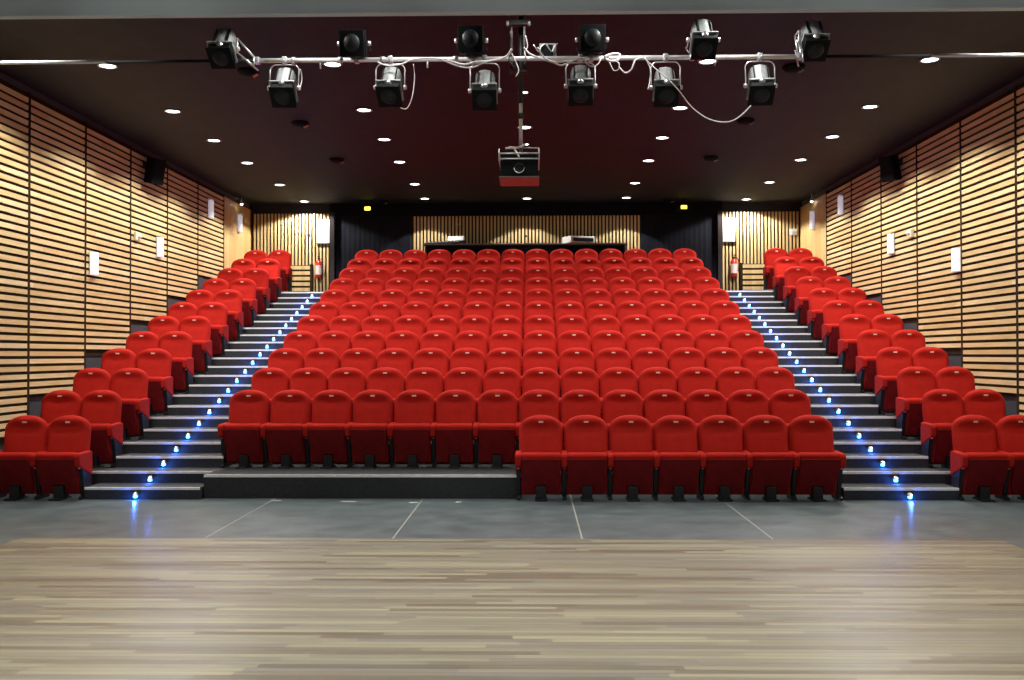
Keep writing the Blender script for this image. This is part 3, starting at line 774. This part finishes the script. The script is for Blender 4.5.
# junction box with hooks
t = thing('junction_box', 'small dark junction box with pale hooks on the bar right of the centre pole', 'junction box', P(548, 52, 10.15))
bm = bmesh.new(); box(bm, -.10, .07, -.03, .05, -.06, .09, 0, None, .006); obj('box', bm, M['lantern'], t); 
bm = bmesh.new(); box(bm, -.085, .035, -.034, -.029, -.05, .075); obj('cover', bm, M['lantern_black'], t)
for dx in (-.13, 0):
    bm = bmesh.new(); tube(bm, catmull([(dx - .03, -.05, .07), (dx + .02, -.05, .0), (dx + .045, -.05, .05), (dx + .08, -.05, .08)], 4), .006, 6); obj('hook', bm, M['steel'], t)

def cable(pts, D, r, lb, m='cable', name='cable', wob=.02):
    q = []
    for i, (x, y) in enumerate(pts):
        v = P(x, y, D); v.y += wob * math.sin(i * 1.7); q.append(v)
    bm = bmesh.new(); tube(bm, catmull(q, 6), r, 6); o = obj(name, bm, M[m]); tag(o, lb, 'cable', 'cables on the lighting bar'); return o
cable([(438, 57), (452, 60), (463, 63), (475, 61), (490, 59), (504, 55), (510, 48)], 10.04, .011, 'thick pale cable sagging along the bar left of the centre bracket')
cable([(440, 58), (456, 64), (470, 66), (482, 62), (492, 58)], 9.98, .008, 'thin pale cable dipping under the bar left of the centre bracket')
cable([(522, 46), (528, 52), (540, 58), (552, 62), (560, 64), (570, 60), (580, 57)], 10.0, .010, 'pale cable sweeping from the centre bracket to the first lantern on its right')
cable([(536, 46), (543, 56), (553, 61), (564, 61), (574, 57), (584, 57)], 9.96, .008, 'thin pale cable looping under the junction box')
cable([(583, 58), (586, 63), (592, 66), (597, 63), (600, 56)], 10.0, .008, 'short pale cable loop below the black lantern right of the pole')
cable([(603, 56), (610, 53), (618, 54), (616, 60), (608, 60), (603, 56)], 10.02, .013, 'coiled bundle of pale cable on the bar')
cable([(608, 62), (612, 69), (617, 69), (617, 63), (612, 60)], 10.0, .006, 'small ring of thin cable below the coiled bundle')
cable([(617, 66), (624, 72), (630, 69), (634, 60), (642, 57)], 10.0, .008, 'pale cable hanging in a shallow curve right of the coiled bundle')
cable([(642, 57), (652, 66), (664, 77), (676, 90), (690, 107), (707, 119), (725, 123), (738, 117), (749, 106)], 9.92, .006, 'long thin cable swagging down to the outermost hanging lantern on the right')
cable([(643, 57), (649, 68), (648, 82), (646, 90)], 9.98, .006, 'thin cable dropping beside the lantern where the long cable starts')
cable([(375, 60), (385, 63), (400, 62), (410, 58), (425, 56), (445, 57)], 10.0, .008, 'pale cable along the bar above the second hanging lantern')
cable([(411, 62), (412, 75), (410, 95), (405, 107), (398, 106)], 10.02, .005, 'thin cable drooping beside the second hanging lantern')
cable([(297, 66), (298, 76), (296, 88)], 10.02, .006, 'thin cable hanging beside the outermost left hanging lantern')
for i, (pts, lb) in enumerate([([(508, 30), (511, 45), (507, 58), (512, 66), (516, 72)], 'dark cable twisted down the near side of the centre bracket'), ([(524, 34), (526, 44), (523, 52), (527, 60)], 'short pale cable twisted round the centre bracket'), ([(510, 52), (515, 62), (517, 70), (514, 76)], 'frayed cable end below the centre bracket')]):
    cable(pts, 10.08, .006, lb, 'cable' if i else 'brown_metal')

# tape marks on the grey floor
for (px, py, w), lb in zip([(272, 500.5, .10), (345, 501.5, .16), (410, 502.5, .08), (455, 502, .05)],
                            ['pale tape mark on the grey floor, closest to the left aisle stairs', 'longest pale tape mark on the grey floor below the open platform', 'pale tape mark on the grey floor below the middle of the open platform', 'smallest pale tape mark on the grey floor below the open platform']):
    D = VW['f'] * VW['z'] / (py - VW['vy']); v = P(px, py, D)
    bm = bmesh.new(); prism(bm, [(-w / 2, -.02), (w / 2, -.025), (w / 2 + .03, .02), (-w / 2 + .02, .025)], 0, .003, 'z')
    o = obj('floor_tape', bm, M['tape'], None, False, (v.x, v.y, .0005)); tag(o, lb, 'tape', 'tape marks on the floor')

# ------------------------------------------------------------------ stage lights (their bar is above and behind the front beam)
for x in (-3.6, -1.2, 1.2, 3.6):
    spot((x, 5.2, 6.8), 520, 74, .7, (1, .97, .92), .22, (x * .9, 5.9, 0))
for x in (-3.0, 0, 3.0):
    spot((x, 2.4, 6.8), 420, 80, .7, (.97, .98, 1), .25, (x * .9, 3.8, 0))
for x in (-4.2, -1.5, 1.5, 4.2):
    spot((x, 3.0, 4.6), 110, 60, .6, (1, .95, .90), .2, (x * .9, 14.5, 1.1))

W = bpy.data.worlds.new('World'); SC.world = W; W.use_nodes = True
W.node_tree.nodes['Background'].inputs[0].default_value = (.02, .02, .025, 1); W.node_tree.nodes['Background'].inputs[1].default_value = 1.0

# ------------------------------------------------------------------ camera
cd = bpy.data.cameras.new('Camera'); cam = bpy.data.objects.new('Camera', cd); COL.objects.link(cam)
cd.sensor_width = 36; cd.lens = 36 * VW['f'] / 1024; cd.clip_start = .05; cd.clip_end = 100
CX, CV = .1455, 532.0
cam.location = (CX, 0, VW['z'])
pitch = math.atan((VW['vy'] - 340) / VW['f']); yaw = math.atan((CV - 512) / VW['f']); roll = math.radians(-.10)
cam.rotation_euler = (Matrix.Rotation(yaw, 4, 'Z') @ Matrix.Rotation(PI / 2 + pitch, 4, 'X') @ Matrix.Rotation(roll, 4, 'Z')).to_euler()
SC.camera = cam
vs = SC.view_settings; SC.display_settings.display_device = 'sRGB'
vs.view_transform = 'Standard'; vs.look = 'None'; vs.exposure = 0.0; vs.gamma = 1.0; vs.use_curve_mapping = False
SC.cycles.use_denoising = True; SC.cycles.max_bounces = 8; SC.cycles.sample_clamp_indirect = 4.0
